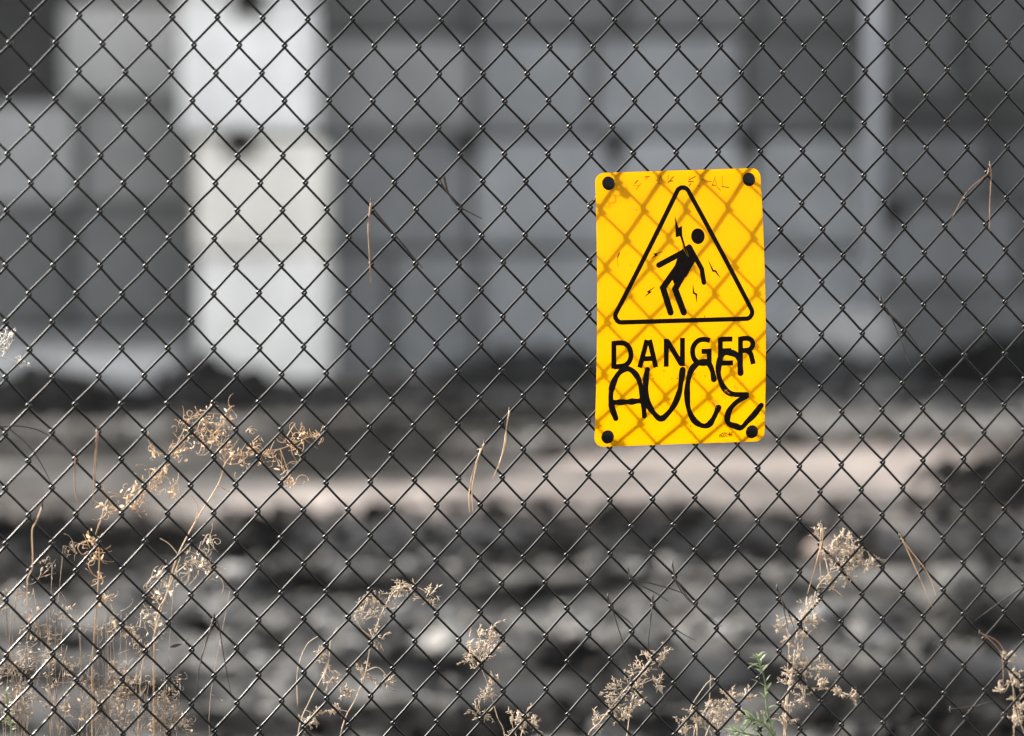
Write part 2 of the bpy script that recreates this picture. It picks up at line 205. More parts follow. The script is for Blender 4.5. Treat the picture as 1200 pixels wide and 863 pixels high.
# concrete: tone of each piece comes from the object's own colour
m, nt, b, out = new_mat('weathered_concrete')
oi = nt.nodes.new('ShaderNodeObjectInfo')
n = noise_node(nt, 1.6, 6, .65); r = ramp(nt, n.outputs['Fac'], [(.30, (.66,.66,.66)), (.70, (1.14,1.14,1.14))])
n3 = noise_node(nt, 14, 6, .7); r3 = ramp(nt, n3.outputs['Fac'], [(.3, (.84,.84,.84)), (.7, (1.04,1.04,1.04))])
m1 = nt.nodes.new('ShaderNodeMixRGB'); m1.blend_type = 'MULTIPLY'; m1.inputs[0].default_value = 1
m2 = nt.nodes.new('ShaderNodeMixRGB'); m2.blend_type = 'MULTIPLY'; m2.inputs[0].default_value = 1
nt.links.new(oi.outputs['Color'], m1.inputs[1]); nt.links.new(r.outputs[0], m1.inputs[2])
nt.links.new(m1.outputs[0], m2.inputs[1]); nt.links.new(r3.outputs[0], m2.inputs[2])
nt.links.new(m2.outputs[0], b.inputs['Base Color']); b.inputs['Roughness'].default_value = .95; b.inputs['Specular IOR Level'].default_value = .1
bp = nt.nodes.new('ShaderNodeBump'); bp.inputs['Strength'].default_value = .4; bp.inputs['Distance'].default_value = .03
nt.links.new(n3.outputs['Fac'], bp.inputs['Height']); nt.links.new(bp.outputs[0], b.inputs['Normal'])
M['concrete'] = m
M['core'] = noisy('dark_mortar', (.05,.05,.05), (.09,.09,.09), 3, .95, spec=.02)
M['iron'] = noisy('dark_rusty_iron', (.012,.011,.010), (.02,.018,.015), 20, .9, spec=.05)
# loose stone and soil: tone stored per stone / per soil zone
def toned(name, scale, c0, c1, bump):
    m, nt, b, out = new_mat(name)
    at = nt.nodes.new('ShaderNodeAttribute'); at.attribute_name = 'tone'
    n = noise_node(nt, scale, 6, .7); r = ramp(nt, n.outputs['Fac'], [(.3, c0), (.7, c1)])
    mm = nt.nodes.new('ShaderNodeMixRGB'); mm.blend_type = 'MULTIPLY'; mm.inputs[0].default_value = 1
    nt.links.new(at.outputs['Color'], mm.inputs[1]); nt.links.new(r.outputs[0], mm.inputs[2])
    nt.links.new(mm.outputs[0], b.inputs['Base Color']); b.inputs['Roughness'].default_value = 1.0; b.inputs['Specular IOR Level'].default_value = .02
    bp = nt.nodes.new('ShaderNodeBump'); bp.inputs['Strength'].default_value = bump; bp.inputs['Distance'].default_value = .02
    n2 = noise_node(nt, scale * 5, 5, .7)
    nt.links.new(n2.outputs['Fac'], bp.inputs['Height']); nt.links.new(bp.outputs[0], b.inputs['Normal'])
    return m
M['soil'] = toned('dusty_soil', 2.5, (.65,.65,.65), (1.2,1.2,1.2), .6)
M['stone'] = toned('loose_stone', 9, (.75,.75,.75), (1.15,1.15,1.15), .4)
def set_tone(o, cols):
    me = o.data; a = me.color_attributes.new('tone', 'FLOAT_COLOR', 'POINT')
    c = np.ones((len(me.vertices), 4), np.float32); c[:, :3] = cols
    a.data.foreach_set('color', c.ravel())

# ------------------------------------------------------------------ ground
def terrain(x, y):
    x = np.asarray(x, float); y = np.asarray(y, float)
    edge = 8.08 + .22 * vnoise(x * .9, y * 0 + 3.3, 5) + .10 * vnoise(x * 3.1, y * 0 + 1.7, 6)
    far = 1 / (1 + np.exp(-(y - edge) / .035))
    h = .105 * far * np.clip(1.25 - .10 * abs(x), .4, 1.2)
    h -= .075 * np.clip((y - 9.5) / 6, 0, 1) * far
    near = np.clip((7.9 - y) / .5, 0, 1)
    h += .12 * vnoise(x * .5, y * 2.6, 1) * near + .085 * vnoise(x * 1.5, y * 5.5, 2) * near + .05 * vnoise(x * 4.5, y * 11, 9) * near
    h += .035 * vnoise(x * .9, y * 1.5, 3) * far
    h += .024 * vnoise(x * 7, y * 12, 4) + .010 * vnoise(x * 19, y * 22, 8)
    mask = np.clip((y - 4.2) / 1.0, 0, 1) * np.clip((19 - y) / 2, 0, 1) * np.clip((9 - abs(x)) / 2, 0, 1)
    return h * mask
def axis(lo, a, b, hi, fine, coarse):
    return np.concatenate([np.linspace(lo, a, coarse, endpoint=False), np.arange(a, b, fine), np.linspace(b, hi, coarse)])
xs = axis(-150, -5, 5, 150, .035, 16); ys = axis(-60, 4.4, 17.6, 260, .035, 14)
X, Y = np.meshgrid(xs, ys); Z = terrain(X, Y)
nx, ny = len(xs), len(ys)
idx = np.arange(nx * ny).reshape(ny, nx)
quads = np.stack([idx[:-1, :-1], idx[:-1, 1:], idx[1:, 1:], idx[1:, :-1]], -1).reshape(-1, 4)
ground = mesh_obj('ground', np.stack([X, Y, Z], -1), quads.tolist(), M['soil'])
tag(ground, kind='structure')
def soil_zone(x, y):
    far = np.clip((y - 8.5) / 2, 0, 1)
    nz = (1 - far) * (1.2 * vnoise(x * .7, y * 3.6, 23) + 1.4 * vnoise(x * 2.0, y * 8.5, 24) + 1.3 * vnoise(x * 6, y * 17, 26)) \
        + far * (1.7 * vnoise(x * .45, y * 1.1, 33) + 1.6 * vnoise(x * 1.5, y * 2.2, 34) + .6 * vnoise(x * 4, y * 6, 36))
    return np.clip(.36 + 1.5 * nz, 0, 1)
# soil zones: a pale dusty band behind the bank with its sunlight painted in, darker ashy soil elsewhere
xx, yy = X.ravel(), Y.ravel()
up_ = 9.15 + 1.9 / (1 + np.exp(-(xx - .25) / .22)) + .5 * vnoise(xx * .8, yy * 0, 21)
sunlit_band = np.clip((yy - 8.1) / .2, 0, 1) * np.clip((up_ - yy) / .5, 0, 1) * np.clip((xx + 1.5) / .5, .25, 1) * np.clip((2.5 - xx) / .6, .2, 1)
sunlit_band = np.clip(sunlit_band * (.72 + 1.7 * vnoise(xx * .7, yy * 2.6, 22) + 1.5 * vnoise(xx * 2.0, yy * 5, 25)), 0, 1)
ash = soil_zone(xx, yy)
c_dark = np.array([.009,.0087,.0085]); c_mid = np.array([.105,.102,.099]); c_sunlit = np.array([.185,.164,.153])
tone = c_dark + (c_mid - c_dark) * ash[:, None]
tone = tone + (c_sunlit - tone) * sunlit_band[:, None]
fm = np.clip((yy - 4.4) / .6, 0, 1) * np.clip((17.6 - yy) / 1.5, 0, 1) * np.clip((5 - abs(xx)) / .8, 0, 1)
tone = np.array([.06,.058,.056]) * (1 - fm[:, None]) + tone * fm[:, None]      # plain soil beyond the finely modelled patch
set_tone(ground, tone)

# ------------------------------------------------------------------ loose stones
ICO = None
def ico():
    bm = bmesh.new(); bmesh.ops.create_icosphere(bm, subdivisions=1, radius=1)
    v = np.array([w.co[:] for w in bm.verts]); f = np.array([[w.index for w in q.verts] for q in bm.faces]); bm.free(); return v, f
IV, IF = ico()
def scatter(name, pts, sizes, tones, label, cat, sink=.25):
    n = len(pts); k = len(IV)
    v = IV[None] * (1 + RNG.uniform(-.28, .28, (n, k, 1)))
    v = v * (np.asarray(sizes)[:, None, None] * RNG.uniform(.6, 1.15, (n, 1, 3)) * np.array([1.1, 1, .72]))
    a = RNG.uniform(0, 6.28, n); c, s_ = np.cos(a), np.sin(a)
    x = v[..., 0] * c[:, None] - v[..., 1] * s_[:, None]; y = v[..., 0] * s_[:, None] + v[..., 1] * c[:, None]
    p = np.asarray(pts)
    v = np.stack([x + p[:, :1], y + p[:, 1:2], v[..., 2] + p[:, 2:3] + np.asarray(sizes)[:, None] * (.5 - sink)], -1)
    f = (IF[None] + (np.arange(n) * k)[:, None, None]).reshape(-1, 3)
    o = mesh_obj(name, v, f.tolist(), M['stone'], smooth=False)
    set_tone(o, np.repeat(np.asarray(tones), k, axis=0))
    tag(o, label, cat, kind='stuff'); return o
def grey(n, lo, hi, warm=.06):
    g = np.exp(RNG.uniform(math.log(lo), math.log(hi), n)); w = RNG.uniform(0, warm, n)
    return np.stack([g * (1 + w), g, g * (1 - w)], 1)
n = 11000
px = RNG.uniform(-3.0, 3.0, n); py = 4.9 + 3.1 * RNG.rand(n) ** .9
keep = vnoise(px * 1.3, py * 2.6, 41) + RNG.uniform(-.35, .35, n) > -.12
px, py = px[keep], py[keep]; n = len(px)
sz = np.exp(RNG.normal(math.log(.015), .5, n)).clip(.006, .045)
scatter('gravel', np.stack([px, py, terrain(px, py)], 1), sz, grey(n, .5, 1.9) * (.008 * (.155 / .008) ** soil_zone(px, py))[:, None],
        'loose grey gravel and broken stone covering the near ground behind the fence', 'gravel')
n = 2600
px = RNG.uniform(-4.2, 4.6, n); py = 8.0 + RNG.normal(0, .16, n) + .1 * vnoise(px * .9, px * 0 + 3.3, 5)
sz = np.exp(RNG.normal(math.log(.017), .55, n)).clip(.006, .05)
scatter('shade_rubble', np.stack([px, py, terrain(px, py)], 1), sz, grey(n, .006, .022),  # near-black stones added so their colour deepens the shade on the bank face
        'line of blackish rubble added as painted shade along the low bank in the blurred background', 'rubble')
n = 2600
px = RNG.uniform(-5, 5, n); py = RNG.uniform(10.5, 16.2, n)
sz = np.exp(RNG.normal(math.log(.022), .5, n)).clip(.008, .08)
scatter('scattered_debris', np.stack([px, py, terrain(px, py)], 1), sz, grey(n, .5, 1.9) * (.012 * (.19 / .012) ** soil_zone(px, py))[:, None],
        'scattered grey debris on the dirt in front of the block wall', 'debris')

def lump(name, x, y, sx, sy, sz, tone, label, cat, sub=3, seed=0, amp=.22):
    bm = bmesh.new(); bmesh.ops.create_icosphere(bm, subdivisions=sub, radius=1)
    r = np.random.RandomState(seed); dirs = r.normal(size=(9, 3)); dirs /= np.linalg.norm(dirs, axis=1)[:, None]; off = r.uniform(.62, .95, 9)
    for v in bm.verts:
        p = np.array(v.co[:])
        d = dirs @ p; k = np.max(np.where(d > off, (d - off), 0)); p = p * (1 - k)          # flat broken facets
        p = p * (1 + amp * .4 * float(vnoise(np.array(p[0] * 2.3 + seed), np.array(p[1] * 2.1 + p[2] * 3.7), seed)))
        v.co = (p[0] * sx, p[1] * sy, p[2] * sz)
    me = bpy.data.meshes.new(name); bm.to_mesh(me); bm.free(); me.materials.append(M['stone'])
    o = bpy.data.objects.new(name, me); COL.objects.link(o)
    o.location = (x, y, float(terrain(x, y)) + sz * .45)
    set_tone(o, np.array(tone)); tag(o, label, cat); return o
lump('stone', -.155, 6.15, .075, .06, .055, (.22,.215,.205), 'large whitish stone lying left of centre near the bottom, blurred behind the round grass tuft', 'stone', seed=3)
lump('stone', 1.36, 7.25, .085, .07, .05, (.11,.108,.105), 'grey stone at the lower right, blurred behind the right end of the fence', 'stone', seed=5)
lump('stone', .98, 6.55, .075, .06, .05, (.10,.098,.096), 'pale grey stone at the lower right, below the tan slanting needles', 'stone', seed=8)
lump('stone', 1.05, 8.0, .07, .06, .06, (.26,.21,.185), 'brownish stone on the dark bank left of the largest grass seed head', 'stone', seed=9)

def heap(name, x, y, sx, sy, h, tone, label, seed):
    """a mound of soil with broken pieces lying on it"""
    r = np.random.RandomState(seed); base = (x, y, 0)
    e = empty(name, base, label, 'rubble heap')
    k = 26; u = np.linspace(-1, 1, k); U, V = np.meshgrid(u, u)
    R2 = U * U + V * V
    hz = h * np.clip(1 - R2, 0, 1) ** .8 * (1 + .5 * vnoise(U * 3 + seed, V * 3, seed) + .35 * vnoise(U * 7, V * 7 + seed, seed + 1)) - .04
    gx, gy = x + U * sx, y + V * sy
    P = np.stack([gx, gy, terrain(gx, gy) + hz], -1).reshape(-1, 3)
    ii = np.arange(k * k).reshape(k, k)
    q = np.stack([ii[:-1, :-1], ii[:-1, 1:], ii[1:, 1:], ii[1:, :-1]], -1).reshape(-1, 4)
    o = mesh_obj('mound', P, q.tolist(), M['soil'], e, base=base); set_tone(o, np.array(tone))
    n = 170; ps = r.randint(0, len(P), n); ps = ps[hz.ravel()[ps] > 0]
    pts = P[ps] + np.stack([r.normal(0, .04, len(ps)), r.normal(0, .04, len(ps)), np.zeros(len(ps))], 1)
    s_ = np.exp(r.normal(math.log(.035), .5, len(ps))).clip(.012, .1)
    g = scatter('broken_pieces', pts - np.array(base), s_, np.array(tone)[None] * np.exp(r.normal(0, .45, (len(ps), 1))), None, None)
    g.parent = e
heap('rubble_heap', .12, 15.2, .62, .55, .20, (.03,.03,.03), 'low dark rubble heap at the wall foot left of the sign, blurred', 1)
heap('rubble_heap', -2.75, 14.1, .5, .3, .16, (.03,.029,.028), 'low dark rubble heap in front of the pale kerb at the left, blurred', 6)
heap('rubble_heap', -1.75, 13.6, .55, .45, .20, (.024,.023,.023), 'dark rubble heap in front of the white pillar foot at the left, blurred', 2)
heap('rubble_heap', 3.35, 15.0, 1.05, .55, .34, (.012,.012,.012), 'black rubble heap at the wall foot by the right edge, blurred', 3)
heap('rubble_heap', 2.2, 8.6, .8, .5, .24, (.011,.0105,.0105), 'dark rubble heap on the bank at the right, below and right of the sign, blurred', 4)
heap('rubble_heap', 1.85, 14.8, .8, .42, .24, (.04,.04,.04), 'small dark rubble heap at the wall foot directly right of the sign, blurred', 5)

# ------------------------------------------------------------------ block walls, pillar, kerb, pole
def block(name, parent, base, x0, x1, y0, y1, z0, z1, tone, mat='concrete', bev=.035, gap=.02, loop=False):
    bm = bmesh.new(); bmesh.ops.create_cube(bm, size=1)
    x0 += gap; x1 -= gap; z1 -= gap * 2.0
    for v in bm.verts:
        v.co = (x0 + (v.co.x + .5) * (x1 - x0), y0 + (v.co.y + .5) * (y1 - y0), z0 + (v.co.z + .5) * (z1 - z0))
    bmesh.ops.bevel(bm, geom=bm.edges[:], offset=bev, segments=2, affect='EDGES')
    for v in bm.verts:
        v.co.x += random.uniform(-.004, .004); v.co.y += random.uniform(-.004, .004); v.co -= Vector(base)
    me = bpy.data.meshes.new(name); bm.to_mesh(me); bm.free(); me.materials.append(M[mat])
    o = bpy.data.objects.new(name, me); COL.objects.link(o); o.parent = parent
    o.color = (*tone, 1)
    if loop:                                                   # iron lifting loop let into the top edge
        lx = loop if isinstance(loop, float) else (x0 + x1) / 2
        mb = MB(); a = np.linspace(0, math.pi, 12)
        k_ = 1.0 if parent.name.startswith('white') else .68
        mb.tube(np.stack([lx + .075 * k_ * np.cos(a), y0 - .03 - .02 * np.sin(a), z1 - .09 * k_ + .14 * k_ * np.sin(a)], 1), .032 * k_, 8)
        mb.box(lx - .10 * k_, lx + .10 * k_, y0 - .045, y0 + .03, z1 - .10, z1 - .02)
        mb.build('lifting_loop', M['iron'], o, base=base)
    return o
def g(v, blue=0.0):
    v = v * 1.42
    return (v * (1 - blue), v, v * (1 + blue))
WALL_TOP = 3.23
def wall(label, x0, x1, y, rows, core_top=WALL_TOP - .05):
    base = ((x0 + x1) / 2, y, 0)
    e = empty('concrete_block_wall', base, label, 'wall')
    mb = MB(); mb.box(x0 + .005, x1 - .005, y + .05, y + .72, -.3, core_top); mb.build('core', M['core'], e, False, base=base)
    for z0, z1, items in rows:
        for (a, b_, tone, lp) in items:
            block('concrete_block', e, base, a, b_, y + random.uniform(-.015, .015), y + .8, z0, z1, tone, loop=lp)
    return e
B = .03
wall('grey concrete block wall left of the white pillar, darkest block in the top left corner', -9.2, -2.02, 16.5, [
    (-.3, .34, [(-9.2,-7.5,g(.2),0),(-7.5,-5.6,g(.2),0),(-5.6,-3.9,g(.18),0),(-3.9,-2.02,g(.2),0)]),
    (.34, 1.16, [(-9.2,-7.7,g(.14),0),(-7.7,-6.1,g(.12),0),(-6.1,-4.5,g(.11),0),(-4.5,-3.0,g(.10),0),(-3.0,-2.02,g(.115),0)]),
    (1.16, 1.88, [(-9.2,-7.0,g(.16),0),(-7.0,-5.5,g(.2),0),(-5.5,-4.3,g(.18),0),(-4.3,-2.95,g(.225),0),(-2.95,-2.02,g(.165),0)]),
    (1.88, 2.56, [(-9.2,-7.4,g(.12),0),(-7.4,-5.9,g(.1),0),(-5.9,-4.4,g(.08),0),(-4.4,-3.08,g(.035),0),(-3.08,-2.02,g(.25),0)]),
    (2.56, WALL_TOP, [(-9.2,-7.0,g(.12),0),(-7.0,-5.3,g(.1),0),(-5.3,-4.0,g(.08),0),(-4.0,-2.9,g(.05),0),(-2.9,-2.02,g(.16),0)]),
])
wall('bluish grey concrete block wall behind the sign, between white pillar and pole', -1.98, 2.458, 16.5, [
    (-.3, .87, [(-1.98,-.85,g(.16,B),0),(-.85,-.24,g(.175,B),0),(-.24,.70,g(.20,B),0),(.70,1.63,g(.215,B),0),(1.63,2.458,g(.235,B),0)]),
    (.87, 1.65, [(-1.98,-.28,g(.165,B),-.30),(-.28,.70,g(.225,B),.70),(.70,1.63,g(.255,B),1.60),(1.63,2.458,g(.22,B),0)]),
    (1.65, 2.33, [(-1.98,-.25,g(.20),0),(-.25,.55,g(.19,B),0),(.55,1.58,g(.21,B),0),(1.58,2.458,g(.085),0)]),
    (2.33, WALL_TOP, [(-1.98,-.28,g(.09),0),(-.28,.75,g(.12),0),(.75,1.65,g(.12),0),(1.65,2.458,g(.09),0)]),
])
wall('dark grey concrete block wall at the right edge, right of the pole', 2.46, 9.4, 16.25, [
    (-.3, .59, [(2.46,3.6,g(.10),0),(3.6,5.4,g(.11),0),(5.4,7.3,g(.12),0),(7.3,9.4,g(.11),0)]),
    (.59, 1.18, [(2.46,3.42,g(.125,B),2.56),(3.42,5.1,g(.115,B),0),(5.1,7.0,g(.12),0),(7.0,9.4,g(.11),0)]),
    (1.18, 1.66, [(2.46,3.2,g(.10,B),0),(3.2,4.6,g(.07),0),(4.6,6.9,g(.1),0),(6.9,9.4,g(.09),0)]),
    (1.66, 1.90, [(2.46,4.3,g(.045),0),(4.3,6.6,g(.05),0),(6.6,9.4,g(.06),0)]),
    (1.90, WALL_TOP, [(2.46,3.0,g(.085),0),(3.0,4.4,g(.07),0),(4.4,6.0,g(.08),0),(6.0,9.4,g(.08),0)]),
])
pb = (-1.65, 15.4, 0)
pil = empty('white_pillar', pb, 'white painted concrete pillar of two stacked blocks, the upper one shifted left', 'pillar')
block('lower_block', pil, pb, -2.02, -1.20, 15.4, 16.2, .84, 1.585, (.82,.795,.73), bev=.03, gap=.004, loop=-1.72)
block('base_block', pil, pb, -2.01, -1.19, 15.4, 16.2, -.2, .84, (.81,.80,.775), bev=.02, gap=.004)
ub = block('upper_block', pil, pb, -2.11, -1.28, 15.4, 16.2, 1.615, 2.47, (.86,.855,.845), bev=.03, gap=.004, loop=-1.66)
block('top_block', pil, pb, -2.11, -1.28, 15.4, 16.2, 2.48, 3.3, (.86,.86,.85), bev=.03, gap=.004)
mb = MB(); mb.box(-1.98, -1.22, 15.46, 16.1, 1.57, 1.63); mb.build('joint', M['core'], pil, False, base=pb)
kb = (-4.2, 15.2, 0)
ke = empty('concrete_kerb', kb, 'pale concrete kerb slab along the wall foot at the left edge', 'kerb')
for a, b_, t_ in ((-6.4,-4.9,.26),(-4.9,-3.35,.36),(-3.35,-2.12,.34)):
    block('kerb_stone', ke, kb, a, b_, 14.5, 15.9, -.15, .24, g(t_), bev=.04)
qb = (2.37, 15.95, 0)
po = empty('pole', qb, 'light grey metal pole standing in front of the wall, right of the sign', 'pole')
zz = np.array([-.2, 3.6]); mb = MB(); mb.tube(np.stack([np.full(2, 2.37), np.full(2, 15.95), zz], 1), .055, 20); mb.build('shaft', M['paint'], po, base=qb)
mb = MB(); mb.tube([(2.37,15.95,.02),(2.37,15.95,.16)], .13, 20); mb.build('collar', M['paint'], po, False, base=qb)
mb = MB(); mb.tube([(2.37,15.95,3.6),(2.37,15.95,3.66)], [.075,.03], 20); mb.build('cap', M['paint'], po, base=qb)
block_tone = g(.25)
cb = (1.95, 15.3, 0)
ce = empty('concrete_footing', cb, 'pale low concrete footing at the pole base, right of the sign', 'footing')
block('slab', ce, cb, 1.72, 2.44, 15.3, 15.85, -.2, .52, block_tone, bev=.05)

# ------------------------------------------------------------------ chain link fence
fb = tuple(FO)
fence = empty('chain_link_fence', fb, 'dark galvanised chain link fence of diamond mesh across the whole view', 'fence')
S_C = (.01433, .57061, -.00217, .00142, .00496, .00298); Z_C = (1.00086, .00637, -.40991, .00456, -.0012, -.00304)
def lattice(c, k):
    """mesh knot (column, row) -> metres along the fence and above ground; the mesh sags a little"""
    a = (c - 22) / 22; b = (k - 13) / 13
    a2 = np.clip(a, -1.3, 1.3); b2 = np.clip(b, -1.3, 1.3)
    s_ = S_C[0] + S_C[1]*a + S_C[2]*b + S_C[3]*a2*a2 + S_C[4]*a2*b2 + S_C[5]*b2*b2
    z_ = Z_C[0] + Z_C[1]*a + Z_C[2]*b + Z_C[3]*a2*a2 + Z_C[4]*a2*b2 + Z_C[5]*b2*b2
    s_ = s_ + .0016 * vnoise(c * .37 + .2, k * .33, 61) + .0010 * vnoise(c * 1.1, k * .9, 62)
    z_ = z_ + .0016 * vnoise(c * .37 + .2, k * .33, 63) + .0010 * vnoise(c * 1.1, k * .9, 64)
    return s_, z_
WR = .00152
K0, K1 = -15, 43
def strand(nc, fine):
    fr = np.array([0,.025,.055,.09,.14,.22,.36,.5,.64,.78,.86,.91,.945,.975]) if fine else np.array([0,.06,.2,.8,.94])
    kk = (np.arange(K0, K1)[:, None] + fr[None]).ravel()
    f = np.tile(fr, K1 - K0); seg = np.repeat(np.arange(K0, K1), len(fr))
    u = np.minimum(f, 1 - f)
    even = (nc + seg) % 2 == 0                       # even: leaves column nc going right and down (back run)
    dl = .090; e = .030
    rr = np.sqrt(u * u + e * e) - e * np.clip(1 - u / .12, 0, 1)
    h = np.where(f <= .5, rr, 1 - rr)
    lat = -dl + (1 + 2 * dl) * h
    lat = np.where(even, lat, 1 - lat)
    s_, z_ = lattice(nc + lat, kk)
    depth = .0029 * np.tanh(u / .055) * np.where(even, -1, 1)
    p = fp(s_, z_, depth)
    mb = MB(); mb.tube(p, WR, 6 if fine else 4)
    return mb.build('wire', M['wire'], fence, base=fb)
for nc in range(-36, 80):
    strand(nc, -4 <= nc <= 50)
# posts, top rail and bottom tension wire stand outside the picture and carry the mesh
sL, sR = -1.53, 1.58
for s_ in (sL, sR):
    p = fp([s_, s_], [0, 1.98], -.035); p[0][2] = -.1
    mb = MB(); mb.tube(p, .03, 16); post = mb.build('post', M['post'], fence, base=fb)
    p = fp([s_, s_, s_], [1.98, 2.0, 2.02], -.035); mb = MB(); mb.tube(p, [.034, .034, .01], 16); mb.build('cap', M['paint'], post, base=fb)
mb = MB(); mb.tube(fp([sL, sR], [1.89, 1.89], -.022), .017, 12); mb.build('top_rail', M['post'], fence, base=fb)
mb = MB(); mb.tube(fp([sL, sR], [.09, .09], .0), .0018, 6); mb.build('tension_wire', M['wire'], fence, base=fb)

# ------------------------------------------------------------------ danger sign
S0, Z0 = .2, 1.0715
def bow(zl):   # zl: mm from the sign's centre
    return .0062 + .0130 * np.clip(1 - ((np.asarray(zl, float) + 3.5) / 160.0) ** 2, 0, 1)
sb = tuple(fp([S0], [Z0 - .163], .0)[0])
sign = empty('danger_sign', sb, 'yellow plastic electrical danger sign with black graffiti, fixed to the fence', 'sign')
def sp(p, off=0.0):
    p = np.asarray(p, float).reshape(-1, 2)
    return fp(S0 + p[:, 0] / 1e3, Z0 + p[:, 1] / 1e3, bow(p[:, 1]) + off)
TL, TR, BR, BL = [np.array(c) for c in SIGN_CORNERS]
H_ = 163.0; RC = 11.0; TH = .0008
vv = np.unique(np.concatenate([[0, .6, 1.8, 3.2, 5, 7.2, 9.2, 11], np.linspace(11, 2 * H_ - 11, 40), 2 * H_ - np.array([0, .6, 1.8, 3.2, 5, 7.2, 9.2])]))
NCX = 10; rows = []
for v_ in vv:
    t_ = v_ / (2 * H_); dist = min(v_, 2 * H_ - v_)
    ins = RC - math.sqrt(max(RC * RC - (RC - dist) ** 2, 0)) if dist < RC else 0
    l_ = TL + (BL - TL) * t_; r_ = TR + (BR - TR) * t_
    d_ = (r_ - l_) / np.linalg.norm(r_ - l_)
    rows.append([l_ + d_ * ins + (r_ - l_ - 2 * d_ * ins) * j / NCX for j in range(NCX + 1)])
rows = np.array(rows); nr = len(rows); w_ = NCX + 1
front = sp(rows.reshape(-1, 2)); backv = sp(rows.reshape(-1, 2), -TH)
F_ = []
for i in range(nr - 1):
    for j in range(NCX):
        a = i * w_ + j; F_.append((a, a + w_, a + w_ + 1, a + 1)); o_ = nr * w_
        F_.append((o_ + a, o_ + a + 1, o_ + a + w_ + 1, o_ + a + w_))
loop_ = [j for j in range(w_)] + [i * w_ + NCX for i in range(1, nr)] + [(nr - 1) * w_ + j for j in range(NCX - 1, -1, -1)] + [i * w_ for i in range(nr - 2, 0, -1)]
for a, b_ in zip(loop_, loop_[1:] + loop_[:1]): F_.append((a, b_, nr * w_ + b_, nr * w_ + a))
mesh_obj('plate', np.concatenate([front, backv]), F_, M['yellow'], sign, smooth=False, base=sb)

class Print:
    """flat print on the sign: strokes and filled outlines laid on the bowed face"""
    def __init__(s, off): s.mb = MB(); s.off = off; s.lay = 0
    def poly(s, pts):
        bm = bmesh.new(); vs_ = [bm.verts.new((p[0], p[1], 0)) for p in pts]; bm.faces.new(vs_)
        bmesh.ops.triangulate(bm, faces=bm.faces[:])
        for _ in range(3):
            long_ = [e for e in bm.edges if e.calc_length() > 9]
            if not long_: break
            bmesh.ops.subdivide_edges(bm, edges=long_, cuts=1); bmesh.ops.triangulate(bm, faces=bm.faces[:])
        bm.verts.index_update()
        v = [(w.co.x, w.co.y) for w in bm.verts]; f = []
        for q in bm.faces:
            ids = [w.index for w in q.verts]
            a, b_, c = [v[i] for i in ids]
            if (b_[0]-a[0])*(c[1]-a[1]) - (b_[1]-a[1])*(c[0]-a[0]) < 0: ids = ids[::-1]
            f.append(tuple(ids))
        bm.free(); s.mb.add(sp(v, s.off + s.lay), f); s.lay += .00002
    def disc(s, c, rx, ry=None, n=24):
        a = np.linspace(0, 2 * math.pi, n, endpoint=False); ry = ry or rx
        s.poly([(c[0] + rx * math.cos(t), c[1] + ry * math.sin(t)) for t in a])
    def stroke(s, pts, w, round_=True, smooth=True, step=4):
        p = catmull(pts, step) if smooth and len(pts) > 2 else np.asarray(pts, float)
        if not smooth or len(pts) == 2:                 # keep pieces short so that they follow the bowed face
            q = [p[0]]; wi = [0.0]
            for i in range(1, len(p)):
                k = max(1, int(np.linalg.norm(p[i] - p[i-1]) / 7))
                for j in range(1, k + 1): q.append(p[i-1] + (p[i] - p[i-1]) * j / k); wi.append(i - 1 + j / k)
            p = np.array(q)
            if np.ndim(w): w = np.interp(wi, np.arange(len(w)), w) if len(w) == len(pts) else w
        w = np.broadcast_to(np.asarray(w, float), (len(p),)) if np.ndim(w) == 0 else np.interp(np.linspace(0, 1, len(p)), np.linspace(0, 1, len(w)), w)
        t = np.gradient(p, axis=0); t /= np.linalg.norm(t, axis=1)[:, None] + 1e-9
        nrm = np.stack([-t[:, 1], t[:, 0]], 1)
        if not smooth and len(p) > 2:                   # mitred joints
            for i in range(1, len(p) - 1):
                a = (p[i] - p[i-1]) / np.linalg.norm(p[i] - p[i-1]); b_ = (p[i+1] - p[i]) / np.linalg.norm(p[i+1] - p[i])
                n1 = np.array([-a[1], a[0]]); n2 = np.array([-b_[1], b_[0]]); mj = n1 + n2; mj /= np.linalg.norm(mj)
                nrm[i] = mj / max(.5, float(mj @ n1))
        l_ = p + nrm * w[:, None] / 2; r_ = p - nrm * w[:, None] / 2
        m_ = len(p); v = np.concatenate([l_, r_])
        s.mb.add(sp(v, s.off + s.lay), [(i, m_ + i, m_ + i + 1, i + 1) for i in range(m_ - 1)]); s.lay += .00002
        if round_:
            s.disc(p[0], w[0] / 2, n=14); s.disc(p[-1], w[-1] / 2, n=14)
    def build(s, name, mat): return s.mb.build(name, M[mat], sign, smooth=False, base=sb)
def fillet(P, r, n=7):
    out = []
    P = [np.array(p, float) for p in P]
    for i in range(len(P)):
        a, b_, c = P[i-1], P[i], P[(i+1) % len(P)]
        u = (a - b_) / np.linalg.norm(a - b_); w = (c - b_) / np.linalg.norm(c - b_)
        ang = math.acos(float(u @ w)); d = r / math.tan(ang / 2); ctr = b_ + (u + w) / np.linalg.norm(u + w) * r / math.sin(ang / 2)
        p0, p1 = b_ + u * d - ctr, b_ + w * d - ctr
        for k in range(n + 1):
            q = p0 + (p1 - p0) * k / n; out.append(ctr + q / np.linalg.norm(q) * r)
    return out
P_ = Print(.0003); tri = fillet(TRIANGLE, 7.5); P_.stroke(tri + [tri[0], tri[1]], 5.5, False, False); P_.build('triangle_border', 'print')
P_ = Print(.0003); P_.poly(TORSO)
